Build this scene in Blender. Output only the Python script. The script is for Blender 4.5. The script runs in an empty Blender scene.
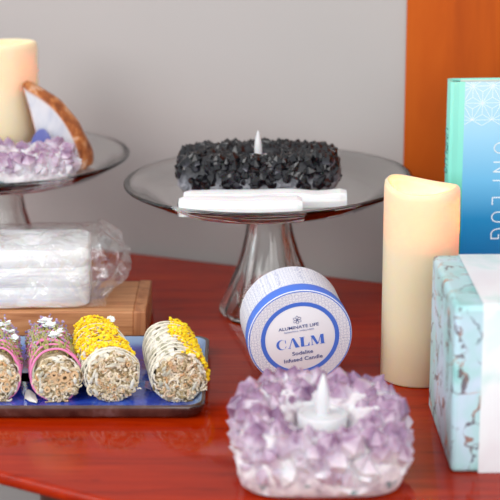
import bpy, bmesh, math, random
from mathutils import Vector, Matrix, noise
C = bpy.context.scene.collection
S = 0.01                      # everything below is written in centimetres
TZ = 75.0                     # height of the table top above the floor
PI = math.pi
R = math.radians

# ------------------------------------------------------------------ helpers
class MB:
    def __init__(s): s.v = []; s.f = []; s.a = []; s.m = []
    def add(s, vs, fs, a=0.0, mi=0):
        n = len(s.v)
        s.v += [tuple(p) for p in vs]
        s.a += list(a) if isinstance(a, (list, tuple)) else [a] * len(vs)
        for f in fs: s.f.append(tuple(i + n for i in f)); s.m.append(mi)
    def box(s, x0, x1, y0, y1, z0, z1, mi=0):
        v = [(x0,y0,z0),(x1,y0,z0),(x1,y1,z0),(x0,y1,z0),(x0,y0,z1),(x1,y0,z1),(x1,y1,z1),(x0,y1,z1)]
        s.add(v, [(3,2,1,0),(4,5,6,7),(0,1,5,4),(1,2,6,5),(2,3,7,6),(3,0,4,7)], 0, mi)
    def loft(s, rings, a=0.0, cap0=True, cap1=True, mi=0):
        n = len(rings[0]); vs = [p for r in rings for p in r]; fs = []
        for i in range(len(rings) - 1):
            for j in range(n):
                k = (j + 1) % n
                fs.append((i*n+j, i*n+k, (i+1)*n+k, (i+1)*n+j))
        if cap0: fs.append(tuple(range(n))[::-1])
        if cap1: fs.append(tuple(range((len(rings)-1)*n, len(rings)*n)))
        if isinstance(a, (list, tuple)) and len(a) == len(rings): a = [q for q in a for _ in range(n)]
        s.add(vs, fs, a, mi)
    def lathe(s, prof, n=64, closed=False, mi=0, c=(0, 0, 0)):
        rings = [[(c[0]+r*math.cos(2*PI*j/n), c[1]+r*math.sin(2*PI*j/n), c[2]+z) for j in range(n)] for r, z in prof]
        if closed:
            rings.append(rings[0]); s.loft(rings, 0, False, False, mi)
        else: s.loft(rings, 0, True, True, mi)
    def tube(s, pts, r, n=6, closed=False, a=0.0, mi=0):
        pts = [Vector(p) for p in pts]; m = len(pts); rings = []
        up = Vector((0.13, 0.27, 0.95))
        for i, p in enumerate(pts):
            if closed: t = pts[(i+1) % m] - pts[i-1]
            else: t = pts[min(i+1, m-1)] - pts[max(i-1, 0)]
            if t.length < 1e-9: t = Vector((0, 0, 1))
            t.normalize()
            e = t.cross(up)
            if e.length < .05: e = t.cross(Vector((1, 0, 0)))
            e.normalize(); g = e.cross(t).normalized()
            rr = r[i] if isinstance(r, (list, tuple)) else r
            rings.append([p + e*(rr*math.cos(2*PI*j/n)) + g*(rr*math.sin(2*PI*j/n)) for j in range(n)])
        if closed: rings.append(rings[0]); s.loft(rings, a, False, False, mi)
        else: s.loft(rings, a, True, True, mi)
    def crystal(s, p, d, r, L, rnd, a0=0.0, a1=1.0, n=6):
        d = d.normalized(); e = d.orthogonal().normalized(); g = d.cross(e)
        ph = rnd.uniform(0, PI); sq = [rnd.uniform(.75, 1.2) for _ in range(n)]
        off = e*rnd.uniform(-.3, .3)*r + g*rnd.uniform(-.3, .3)*r
        ring = lambda q, h: [p + d*h*L + e*(r*q*sq[j]*math.cos(ph+2*PI*j/n)) + g*(r*q*sq[j]*math.sin(ph+2*PI*j/n)) for j in range(n)]
        sh = rnd.uniform(.5, .72); s0 = len(s.v)
        vs = ring(.85, 0) + ring(1, sh) + [p + d*L + off, p]
        fs = [(j, (j+1) % n, n+(j+1) % n, n+j) for j in range(n)] + [(n+j, n+(j+1) % n, 2*n) for j in range(n)] + [((j+1) % n, j, 2*n+1) for j in range(n)]
        am = a0 + (a1-a0)*.75
        s.add(vs, fs, [a0]*n + [am]*n + [a1, a0])
    def blob(s, p, r, rnd=None, sq=(1, 1, 1), a=0.0):
        t = [(0,0,1)] + [(math.cos(q*PI/2.5)*.894, math.sin(q*PI/2.5)*.894, .447) for q in range(5)] + \
            [(math.cos((q+.5)*PI/2.5)*.894, math.sin((q+.5)*PI/2.5)*.894, -.447) for q in range(5)] + [(0,0,-1)]
        fs = []
        for q in range(5):
            k = (q+1) % 5
            fs += [(0,1+q,1+k), (1+q,6+q,1+k), (1+k,6+q,6+k), (11,6+k,6+q)]
        j = lambda: rnd.uniform(.7, 1.25) if rnd else 1
        s.add([(p[0]+x*r*sq[0]*j(), p[1]+y*r*sq[1]*j(), p[2]+z*r*sq[2]*j()) for x, y, z in t], fs, a)
    def ribbon(s, pts, w, nrm, a=0.0, th=.03):
        """thin leaf: centreline pts, half widths w, face normals nrm, real thickness"""
        rings = []
        pts = [Vector(p) for p in pts]; m = len(pts)
        for i, p in enumerate(pts):
            t = (pts[min(i+1, m-1)] - pts[max(i-1, 0)]).normalized()
            n_ = Vector(nrm[i] if isinstance(nrm, list) else nrm).normalized()
            e = t.cross(n_)
            e = e.normalized() if e.length > 1e-6 else t.orthogonal().normalized()
            rings.append([p - e*w[i] + n_*.0, p + n_*(th + .25*w[i]), p + e*w[i], p - n_*th])
        s.loft(rings, a)
    def build(s, name, mat, parent=None, smooth=False, loc=None, angle=None):
        me = bpy.data.meshes.new(name)
        me.from_pydata([(x*S, y*S, z*S) for x, y, z in s.v], [], s.f)
        for m in (mat if isinstance(mat, (list, tuple)) else [mat]): me.materials.append(m)
        for p, mi in zip(me.polygons, s.m): p.material_index = mi; p.use_smooth = smooth
        at = me.attributes.new('vary', 'FLOAT', 'POINT')
        at.data.foreach_set('value', s.a)
        bm = bmesh.new(); bm.from_mesh(me); bmesh.ops.recalc_face_normals(bm, faces=bm.faces); bm.to_mesh(me); bm.free()
        me.update()
        if smooth and angle:
            me.set_sharp_from_angle(angle=R(angle))
        o = bpy.data.objects.new(name, me); C.objects.link(o)
        if parent: o.parent = parent
        if loc: o.location = W(loc)
        return o

def W(p): return (p[0]*S, p[1]*S, (p[2] + TZ)*S)
def tag(o, label=None, cat=None, group=None, kind=None):
    if label: o['label'] = label
    if cat: o['category'] = cat
    if group: o['group'] = group
    if kind: o['kind'] = kind
    return o
def thing(name, label, cat, loc, rot=(0, 0, 0), group=None):
    o = bpy.data.objects.new(name, None); C.objects.link(o)
    o.empty_display_size = .02; o.location = W(loc); o.rotation_euler = rot
    return tag(o, label, cat, group)
def bevel(o, w, seg=3):
    m = o.modifiers.new('bevel', 'BEVEL'); m.width = w*S; m.segments = seg; m.limit_method = 'ANGLE'; m.angle_limit = R(40)
    for p in o.data.polygons: p.use_smooth = True
    o.data.set_sharp_from_angle(angle=R(60))
    return o

# ------------------------------------------------------------------ materials
def lin(c):
    return tuple(((q/255)/12.92 if q/255 <= .04045 else ((q/255+.055)/1.055)**2.4) for q in c) + (1,)
class Mat:
    def __init__(s, name, col=(200, 200, 200), rough=.5, **kw):
        s.m = bpy.data.materials.new(name); s.m.use_nodes = True
        s.n = s.m.node_tree.nodes; s.l = s.m.node_tree.links
        s.b = s.n['Principled BSDF']
        s.b.inputs['Base Color'].default_value = lin(col); s.b.inputs['Roughness'].default_value = rough
        for k, v in kw.items():
            s.b.inputs[k.replace('_', ' ')].default_value = v
    def node(s, t, **kw):
        n = s.n.new(t)
        for k, v in kw.items(): setattr(n, k, v)
        return n
    def coord(s, scale=(1, 1, 1), rot=(0, 0, 0), loc=(0, 0, 0)):
        """object coordinates in centimetres"""
        t = s.node('ShaderNodeTexCoord'); mp = s.node('ShaderNodeMapping')
        mp.inputs['Scale'].default_value = tuple(100*q for q in scale); mp.inputs['Rotation'].default_value = rot
        mp.inputs['Location'].default_value = loc
        s.l.new(t.outputs['Object'], mp.inputs['Vector']); return mp.outputs[0]
    def noise(s, vec, scale=1, detail=4, rough=.5, dist=0):
        n = s.node('ShaderNodeTexNoise'); n.inputs['Scale'].default_value = scale; n.inputs['Detail'].default_value = detail
        n.inputs['Roughness'].default_value = rough; n.inputs['Distortion'].default_value = dist
        s.l.new(vec, n.inputs['Vector']); return n.outputs['Fac']
    def voronoi(s, vec, scale=1, feature='F1', rnd=1.0):
        n = s.node('ShaderNodeTexVoronoi', feature=feature); n.inputs['Scale'].default_value = scale
        n.inputs['Randomness'].default_value = rnd
        s.l.new(vec, n.inputs['Vector']); return n.outputs['Distance']
    def attr(s, name='vary'):
        n = s.node('ShaderNodeAttribute', attribute_name=name); return n.outputs['Fac']
    def axis(s, vec, ax):
        n = s.node('ShaderNodeSeparateXYZ'); s.l.new(vec, n.inputs[0]); return n.outputs[ax]
    def ramp(s, fac, stops, interp='LINEAR'):
        n = s.node('ShaderNodeValToRGB'); n.color_ramp.interpolation = interp
        e = n.color_ramp.elements
        while len(e) < len(stops): e.new(.5)
        for q, (p, c) in zip(e, stops): q.position = p; q.color = lin(c) if len(c) == 3 else c
        s.l.new(fac, n.inputs[0]); return n.outputs[0]
    def math(s, op, a, b=None, clamp=False):
        n = s.node('ShaderNodeMath', operation=op, use_clamp=clamp)
        for i, q in enumerate((a, b)):
            if q is None: continue
            if isinstance(q, (int, float)): n.inputs[i].default_value = q
            else: s.l.new(q, n.inputs[i])
        return n.outputs[0]
    def mix(s, fac, a, b, mode='MIX'):
        n = s.node('ShaderNodeMix', data_type='RGBA', blend_type=mode)
        for i, q in ((0, fac), (6, a), (7, b)):
            if isinstance(q, (int, float)): n.inputs[i].default_value = q
            elif isinstance(q, tuple): n.inputs[i].default_value = lin(q)
            else: s.l.new(q, n.inputs[i])
        return n.outputs[2]
    def base(s, c): s.l.new(c, s.b.inputs['Base Color']); return s
    def set(s, k, v): s.l.new(v, s.b.inputs[k]); return s
    def bump(s, h, strength=.3, dist=.1):
        n = s.node('ShaderNodeBump'); n.inputs['Strength'].default_value = strength; n.inputs['Distance'].default_value = dist*S
        s.l.new(h, n.inputs['Height']); s.l.new(n.outputs[0], s.b.inputs['Normal']); return s

def plain(name, col, rough=.5, **kw): return Mat(name, col, rough, **kw).m

# wall paint
m = Mat('wall_paint', (190, 184, 183), .85); v = m.coord()
m.base(m.ramp(m.noise(v, .02, 2), [(.3, (174, 168, 165)), (.7, (180, 173, 171))])); WALL = m.m
m = Mat('carpet_floor', (120, 112, 108), .95); FLOOR = m.m
# cherry table top
m = Mat('cherry_wood', (120, 40, 20), .08, IOR=1.26); v = m.coord((.05, .5, .5), (0, 0, R(24)))
g = m.noise(v, 1, 6, .6, .8); v2 = m.coord((.12, 1.1, 1.1), (0, 0, R(24)))
c1 = m.ramp(g, [(.25, (128, 24, 0)), (.5, (158, 34, 0)), (.75, (172, 46, 1))])
c2 = m.ramp(m.noise(v2, 1, 6, .62, 1.2), [(.3, (150, 120, 100)), (.42, (235, 225, 215)), (.6, (255, 255, 255))])
m.base(m.mix(.6, c1, c2, 'MULTIPLY')); TABLE = m.m
# orange wood panel
m = Mat('orange_wood', (176, 84, 30), .5, Specular_IOR_Level=.15); v = m.coord((.25, .25, .03))
m.base(m.ramp(m.noise(v, 1, 5, .55, .5), [(.25, (160, 66, 9)), (.5, (180, 79, 11)), (.75, (192, 92, 20))])); PANEL = m.m
# light wooden box
def woodmat(name, dark, mid, light, sc=(.06, .8, .8)):
    m = Mat(name, mid, .5); v = m.coord(sc)
    a = m.ramp(m.noise(v, 1, 5, .6, 1.2), [(.3, dark), (.5, mid), (.72, light)])
    m.base(a); m.bump(m.noise(v, 2, 4), .15, .05); return m.m
BOXWOOD = woodmat('acacia_wood', (160, 98, 58), (196, 134, 88), (220, 166, 118))
BOXWOOD2 = woodmat('acacia_end_grain', (142, 84, 48), (180, 116, 74), (204, 146, 100), (.8, .8, .06))
# glass
m = Mat('clear_glass', (238, 246, 242), .0, Transmission_Weight=1.0, IOR=1.48); GLASS = m.m
m.b.inputs['Base Color'].default_value = (.965, .99, .98, 1)
# wax
def wax(name):
    m = Mat(name, (226, 212, 180), .42, Subsurface_Weight=1.0, Subsurface_Scale=.012)
    m.b.inputs['Subsurface Radius'].default_value = (1.0, .7, .4)
    m.b.inputs['Specular IOR Level'].default_value = .35
    v = m.coord(); m.bump(m.noise(v, 1.2, 3), .08, .1); return m.m
WAX = wax('ivory_wax')
m = Mat('led_flame', (255, 190, 110), .4, Emission_Strength=3.0); m.b.inputs['Emission Color'].default_value = (1, .55, .2, 1); FLAME_ON = m.m
PLASTIC = plain('white_plastic', (214, 214, 216), .35, Subsurface_Weight=.2, Subsurface_Scale=.002)
# crystals
m = Mat('amethyst', (190, 160, 190), .12, Subsurface_Weight=.15, Subsurface_Scale=.005, Transmission_Weight=.2, IOR=1.54)
v = m.coord(); fac = m.math('ADD', m.math('MULTIPLY', m.attr(), .75), m.math('MULTIPLY', m.math('SUBTRACT', m.noise(v, .5, 3), .49), 1.5), True)
m.base(m.ramp(fac, [(.08, (232, 226, 230)), (.36, (208, 188, 204)), (.62, (168, 132, 162)), (.96, (112, 72, 114))])); AMETHYST = m.m
m = Mat('amethyst_rock', (232, 226, 228), .6, Subsurface_Weight=.2, Subsurface_Scale=.006)
v = m.coord(); zf = m.axis(m.coord((1, 1, 1)), 2)
c = m.ramp(m.noise(v, .9, 5, .6), [(.3, (170, 150, 164)), (.5, (220, 212, 216)), (.7, (240, 238, 238))])
gm = m.math('MULTIPLY', m.math('LESS_THAN', zf, 1.6), m.ramp(m.noise(v, .8, 5, .65), [(.55, (0, 0, 0)), (.66, (255, 255, 255))]))
m.base(m.mix(gm, c, (96, 126, 132))); m.bump(m.noise(v, 3, 5), .5, .15); AROCK = m.m
m = Mat('black_crystal', (26, 25, 30), .16, IOR=1.5)
v = m.coord(); fac = m.math('ADD', m.math('MULTIPLY', m.attr(), .6), m.math('MULTIPLY', m.noise(v, .7, 3), .6), True)
m.base(m.ramp(fac, [(.22, (120, 118, 126)), (.36, (48, 46, 54)), (.5, (20, 19, 24)), (.9, (8, 8, 11))])); BLACKC = m.m
m = Mat('grey_crystal_rock', (90, 90, 96), .45)
v = m.coord(); gc = m.ramp(m.noise(v, 1.3, 5, .65), [(.3, (48, 50, 58)), (.45, (104, 106, 114)), (.58, (160, 160, 166)), (.7, (92, 112, 118))])
m.base(m.mix(m.math('MULTIPLY', m.math('SUBTRACT', m.axis(v, 2), 1.3), .7, True), gc, (24, 23, 28))); m.bump(m.noise(v, 4, 5), .6, .15); GROCK = m.m
m = Mat('selenite', (240, 239, 238), .35, Subsurface_Weight=.4, Subsurface_Scale=.008)
v = m.coord((.1, 3, 3)); m.base(m.ramp(m.noise(v, 1, 4), [(.3, (226, 226, 228)), (.6, (250, 250, 249))])); m.bump(m.noise(v, 1, 4), .35, .12); SELENITE = m.m
# agate
m = Mat('agate_face', (200, 198, 206), .15); v = m.coord()
zz = m.axis(v, 2); xx = m.axis(v, 0)
b = m.noise(m.coord((1, .5, .6), (0, R(38), 0)), .45, 3, .5, .6)
m.base(m.mix(m.attr(), m.ramp(b, [(.3, (168, 176, 196)), (.5, (206, 206, 212)), (.7, (222, 218, 220))]), (176, 104, 40))); AGATE = m.m
m = Mat('agate_crust', (170, 104, 52), .55); v = m.coord()
m.base(m.ramp(m.noise(v, .7, 5, .65), [(.3, (104, 48, 20)), (.48, (168, 90, 38)), (.58, (204, 132, 72)), (.68, (222, 186, 164))])); m.bump(m.noise(v, 2, 4), .6, .2); CRUST = m.m
BLUEAG = plain('blue_agate', (92, 98, 160), .3)
# plastic film
fm = bpy.data.materials.new('clear_film'); fm.use_nodes = True; nt = fm.node_tree; nt.nodes.clear()
out = nt.nodes.new('ShaderNodeOutputMaterial'); tr = nt.nodes.new('ShaderNodeBsdfTransparent'); gl = nt.nodes.new('ShaderNodeBsdfGlossy'); di = nt.nodes.new('ShaderNodeBsdfDiffuse')
tr.inputs[0].default_value = (.985, .985, .985, 1); gl.inputs['Roughness'].default_value = .07; gl.inputs[0].default_value = (1, 1, 1, 1); di.inputs[0].default_value = (.9, .9, .9, 1)
m1 = nt.nodes.new('ShaderNodeMixShader'); m2 = nt.nodes.new('ShaderNodeMixShader'); lw = nt.nodes.new('ShaderNodeLayerWeight'); lw.inputs[0].default_value = .35
mr = nt.nodes.new('ShaderNodeMapRange'); mr.inputs[3].default_value = .09; mr.inputs[4].default_value = .6
tc = nt.nodes.new('ShaderNodeTexCoord'); nz = nt.nodes.new('ShaderNodeTexNoise'); nz.inputs['Scale'].default_value = 35; nz.inputs['Detail'].default_value = 3; nz.inputs['Distortion'].default_value = 1.5
bp = nt.nodes.new('ShaderNodeBump'); bp.inputs['Strength'].default_value = .9; bp.inputs['Distance'].default_value = .006
L_ = nt.links.new
L_(tc.outputs['Object'], nz.inputs[0]); L_(nz.outputs['Fac'], bp.inputs['Height']); L_(bp.outputs[0], gl.inputs['Normal']); L_(bp.outputs[0], lw.inputs['Normal'])
L_(lw.outputs['Facing'], mr.inputs[0]); m1.inputs[0].default_value = .03; L_(tr.outputs[0], m1.inputs[1]); L_(di.outputs[0], m1.inputs[2])
L_(mr.outputs[0], m2.inputs[0]); L_(m1.outputs[0], m2.inputs[1]); L_(gl.outputs[0], m2.inputs[2]); L_(m2.outputs[0], out.inputs[0]); FILM = fm
# ceramic
m = Mat('cobalt_glaze', (40, 66, 170), .12, Coat_Weight=.5); v = m.coord()
m.base(m.mix(m.attr(), m.ramp(m.noise(v, .35, 4, .6, .5), [(.3, (16, 30, 120)), (.5, (34, 62, 178)), (.72, (66, 104, 206))]), (140, 164, 196))); GLAZE = m.m
m = Mat('brown_glaze', (70, 44, 40), .16, Coat_Weight=.5); v = m.coord()
m.base(m.ramp(m.noise(v, .6, 4), [(.3, (44, 26, 26)), (.6, (84, 56, 50)), (.8, (120, 96, 96))])); BROWNG = m.m
# sage
m = Mat('dried_sage_leaf', (205, 200, 188), .9); m.base(m.ramp(m.attr(), [(0, (168, 164, 138)), (.35, (206, 202, 184)), (.75, (232, 227, 215)), (1, (240, 236, 228))])); SAGE = m.m
m = Mat('cut_leaf_ends', (150, 140, 110), .9); m.base(m.ramp(m.attr(), [(0, (96, 76, 46)), (.2, (178, 156, 112)), (.45, (226, 208, 174)), (.8, (244, 234, 214)), (1, (214, 158, 104))])); CUTS = m.m
m = Mat('sage_core', (96, 90, 66), 1.0); v = m.coord(); m.base(m.ramp(m.noise(v, 3, 4), [(.35, (120, 100, 70)), (.6, (190, 172, 138))])); CORE = m.m
m = Mat('twig_wood', (196, 150, 104), .8); m.base(m.ramp(m.attr(), [(0, (60, 40, 26)), (.5, (190, 140, 92)), (1, (224, 188, 144))])); TWIG = m.m
m = Mat('yellow_petals', (240, 196, 26), .7, Subsurface_Weight=.15, Subsurface_Scale=.002); m.base(m.ramp(m.attr(), [(0, (170, 100, 40)), (.16, (225, 160, 20)), (.3, (248, 196, 8)), (.8, (255, 218, 16)), (1, (255, 234, 70))])); YELLOW = m.m
m = Mat('lavender_buds', (150, 120, 170), .8); m.base(m.ramp(m.attr(), [(0, (176, 160, 100)), (.35, (172, 174, 104)), (.6, (158, 132, 178)), (1, (206, 182, 214))])); LAV = m.m
PETAL = plain('white_petals', (244, 242, 238), .7, Subsurface_Weight=.3, Subsurface_Scale=.002)
PINK = plain('pink_cord', (240, 136, 188), .7); CREAMS = plain('cream_cord', (238, 230, 212), .8)
# tin
def tinpat(name):
    m = Mat(name, (230, 230, 236), .4); v = m.coord()
    a = m.math('SINE', m.math('MULTIPLY', m.voronoi(v, 1.8, 'F1', .1), 20.0))
    b = m.voronoi(v, 3.2, 'DISTANCE_TO_EDGE', .3)
    f = m.math('MAXIMUM', m.math('MULTIPLY', a, .34, True), m.math('MULTIPLY', m.math('LESS_THAN', b, .05), .5))
    m.base(m.mix(f, (236, 236, 241), (92, 108, 170))); return m.m
TINPAT = tinpat('blue_tracery_print'); TINWHITE = plain('white_label_paper', (238, 238, 243), .45)
TINBLUE = plain('blue_print', (72, 116, 212), .35); TINTEXT = plain('navy_print', (56, 76, 140), .5); TINTXT2 = plain('pale_navy_print', (140, 150, 190), .5)
# book
m = Mat('blue_gradient_print', (120, 190, 225), .35); v = m.coord(); z = m.axis(v, 2)
m.base(m.ramp(m.math('DIVIDE', z, 27.3), [(.30, (0, 110, 170)), (.45, (20, 134, 190)), (.6, (108, 188, 230)), (.78, (156, 212, 240)), (1, (186, 222, 232))])); BOOKBLUE = m.m
m = Mat('teal_gradient_cloth', (140, 225, 205), .4); v = m.coord(); z = m.axis(v, 2)
m.base(m.ramp(m.math('DIVIDE', z, 27.3), [(.30, (20, 110, 70)), (.5, (50, 160, 120)), (.64, (132, 226, 206)), (1, (146, 228, 210))])); BOOKTEAL = m.m
PAGES = plain('page_edges', (214, 236, 226), .8); WHITEPR = plain('white_print', (236, 246, 250), .5); DARKPR = plain('dark_print', (40, 110, 110), .5); HOLLOW = plain('spine_gap_dark', (14, 20, 22), .8)  # HOLLOW is the painted shade inside the spine gap
# marbled carton
def marble(name, pale):
    m = Mat(name, (190, 220, 224), .4); v = m.coord()
    if pale:
        c = m.ramp(m.noise(v, .16, 4, .5, .4), [(.35, (222, 222, 226)), (.5, (226, 232, 234)), (.66, (190, 222, 218))])
        m.base(c); return m.m
    c = m.ramp(m.noise(v, .17, 4, .55, .6), [(.3, (128, 190, 186)), (.45, (170, 212, 214)), (.58, (192, 214, 230)), (.75, (206, 222, 236))])
    wv = m.node('ShaderNodeVectorMath', operation='ADD'); m.l.new(v, wv.inputs[0])
    nc = m.node('ShaderNodeTexNoise'); nc.inputs['Scale'].default_value = .5; nc.inputs['Detail'].default_value = 4; m.l.new(v, nc.inputs['Vector'])
    sc = m.node('ShaderNodeVectorMath', operation='SCALE'); sc.inputs['Scale'].default_value = 3.2; m.l.new(nc.outputs['Color'], sc.inputs[0]); m.l.new(sc.outputs[0], wv.inputs[1])
    e = m.voronoi(wv.outputs[0], .36, 'DISTANCE_TO_EDGE')
    wid = m.math('MULTIPLY', m.math('SUBTRACT', m.noise(v, .42, 4), .42), .34)
    vein = m.math('LESS_THAN', e, wid)
    vc = m.ramp(m.noise(v, .35, 2), [(.42, (72, 62, 84)), (.54, (92, 62, 66)), (.62, (190, 108, 52))])
    m.base(m.mix(m.math('MULTIPLY', vein, .85), c, vc)); return m.m
MARBLE = marble('turquoise_marble_print', False); BAND = marble('pale_marble_paper', True)
LEGM = plain('dark_cherry_leg', (74, 36, 22), .4)

# ------------------------------------------------------------------ setting
def struct(name, mb, mat, **k): return tag(mb.build(name, mat, **k), kind='structure')
# direction of the wall and of the table's rear edge: from (-16.1,214.4) to (14.6,201.2)
wd = Vector((14.6+16.1, 201.2-214.4, 0)).normalized(); wn = Vector((-wd.y, wd.x, 0))   # wn points away from camera
A0 = Vector((-16.1, 214.4, 0))
def wallpt(s, off, z): p = A0 + wd*s + wn*off; return (p.x, p.y, z)
def wallbox(s0, s1, o0, o1, z0, z1):
    mb = MB(); q = [wallpt(s, o, z) for z in (z0, z1) for s, o in ((s0, o0), (s1, o0), (s1, o1), (s0, o1))]
    mb.add(q, [(3,2,1,0),(4,5,6,7),(0,1,5,4),(1,2,6,5),(2,3,7,6),(3,0,4,7)]); return mb
SP = 36.2         # where the grey wall gives way to the orange wood
struct('wall_back', wallbox(-260, SP, 1.2, 13, -TZ, 175), WALL, loc=(0, 0, 0))
dr = struct('door_1', wallbox(SP, SP+95, .9, 8, -TZ, 135), PANEL, loc=(0, 0, 0))
struct('wall_right', wallbox(SP+95, SP+200, 1.2, 13, -TZ, 175), WALL, loc=(0, 0, 0))
struct('wall_upper', wallbox(SP, SP+95, 1.2, 13, 135, 175), WALL, loc=(0, 0, 0))
mb = MB(); mb.box(-300, 300, -150, 330, -2, 0); struct('floor', mb, FLOOR, loc=(0, 0, -TZ))

# ------------------------------------------------------------------ table
t = thing('side_table', 'glossy cherry red wooden table along the grey wall carrying all the wares', 'table', (0, 0, -TZ))
fd = Vector((9.4, -5.8, 0)).normalized(); F0 = Vector((-21.4, 143.4, 0))
BL, BR = A0 - wd*62, A0 + wd*92
def frontpt(s, o=0): p = F0 + fd*s + Vector((fd.y, -fd.x, 0))*o; return p
FL, FR = frontpt(-46), frontpt(86)
def outline(ins): # anticlockwise from front left; ins shrinks the front edge
    f = Vector((-fd.y, fd.x, 0))*ins
    return [FL+f, FR+f, BR, BL]
mb = MB()
rings = []
for ins, z in ((1.0, -1.25), (.3, -1.2), (.08, -1.0), (.0, -.7), (.04, -.4), (.14, -.16), (.32, -.03), (.6, 0)):
    rings.append([(p.x, p.y, TZ+z) for p in outline(ins)])
mb.loft(rings); mb.build('tabletop', TABLE, t, smooth=True, angle=35)
mb = MB(); o0 = outline(40); mb.loft([[(p.x, p.y, TZ+z) for p in (o0[3]+wd*5-wn*9, o0[2]-wd*5-wn*9, o0[2]-wd*5-wn*6.5, o0[3]+wd*5-wn*6.5)] for z in (-9, -1.25)])
mb.build('rear_rail', LEGM, t)
for p in (F0 + fd*4.6 + wn*6, FL + wd*8 + wn*7, BL + wd*8 - wn*6, BR - wd*8 - wn*6, FR - wd*8 + wn*8):
    mb = MB(); mb.loft([[(p.x+w*a, p.y+w*b, z) for a, b in ((-1, -1), (1, -1), (1, 1), (-1, 1))] for w, z in ((2.2, 0), (3, 73.75))]); bevel(mb.build('leg', LEGM, t), .4)

# ------------------------------------------------------------------ cake stands
def cake_stand(loc, r, label, tilt):
    t = thing('glass_cake_stand', label, 'cake stand', loc, (0, tilt, 0), 'glass cake stands')
    k = r/15.6
    prof = [(0.01, 13.55), (10.9*k, 13.6), (12.6*k, 13.85), (14.2*k, 14.55), (15.1*k, 15.0), (15.45*k, 15.15), (15.6*k, 15.05), (15.55*k, 14.85),
            (14.9*k, 14.45), (13.6*k, 13.75), (12.4*k, 13.15), (11.2*k, 12.95), (2.6, 12.9), (0.01, 12.9)]
    mb = MB(); mb.lathe(prof, 96); mb.build('plate', GLASS, t, smooth=True)
    out_ = [(5.35, 0), (5.5, .35), (5.45, .9), (5.1, 1.7), (4.5, 2.9), (3.8, 4.6), (3.1, 6.6), (2.55, 8.8), (2.25, 11), (2.3, 12.3), (2.7, 12.88)]
    inn = [(1.9, 12.6), (1.5, 11), (1.75, 8.8), (2.3, 6.6), (3.0, 4.6), (3.8, 2.9), (4.5, 1.5), (4.9, .5), (4.95, 0)]
    n = 64; rings = []
    for q, pr in ((0, out_), (1, inn)):
        for rr, z in pr:
            amp = (.045 if q == 0 else .0) * max(0, min(1, (12-z)/4))
            rings.append([((rr*(1+amp*math.cos(8*2*PI*j/n)))*math.cos(2*PI*j/n), (rr*(1+amp*math.cos(8*2*PI*j/n)))*math.sin(2*PI*j/n), z) for j in range(n)])
    rings.insert(11, [(.01*math.cos(2*PI*j/n), .01*math.sin(2*PI*j/n), 12.88) for j in range(n)])
    rings.insert(12, [(.01*math.cos(2*PI*j/n), .01*math.sin(2*PI*j/n), 12.62) for j in range(n)])
    rings.append(rings[0]); mb = MB(); mb.loft(rings, 0, False, False); mb.build('pedestal', GLASS, t, smooth=True)
    return t
TILT = R(-1.5)
cake_stand((2.35, 189.3, .15), 15.6, 'clear glass pedestal cake stand holding the black crystal tealight holder', TILT)
cake_stand((-28.3, 200.8, .15), 14.8, 'clear glass pedestal cake stand holding candle, agate bookend and amethyst, behind the wooden box', R(-.8))
def onplate(c, off, dz, tilt):   # a point on the tilted plate
    v_ = Matrix.Rotation(tilt, 3, 'Y') @ Vector((off[0], off[1], dz)); return (c[0]+v_.x, c[1]+v_.y, c[2]+v_.z)

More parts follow.
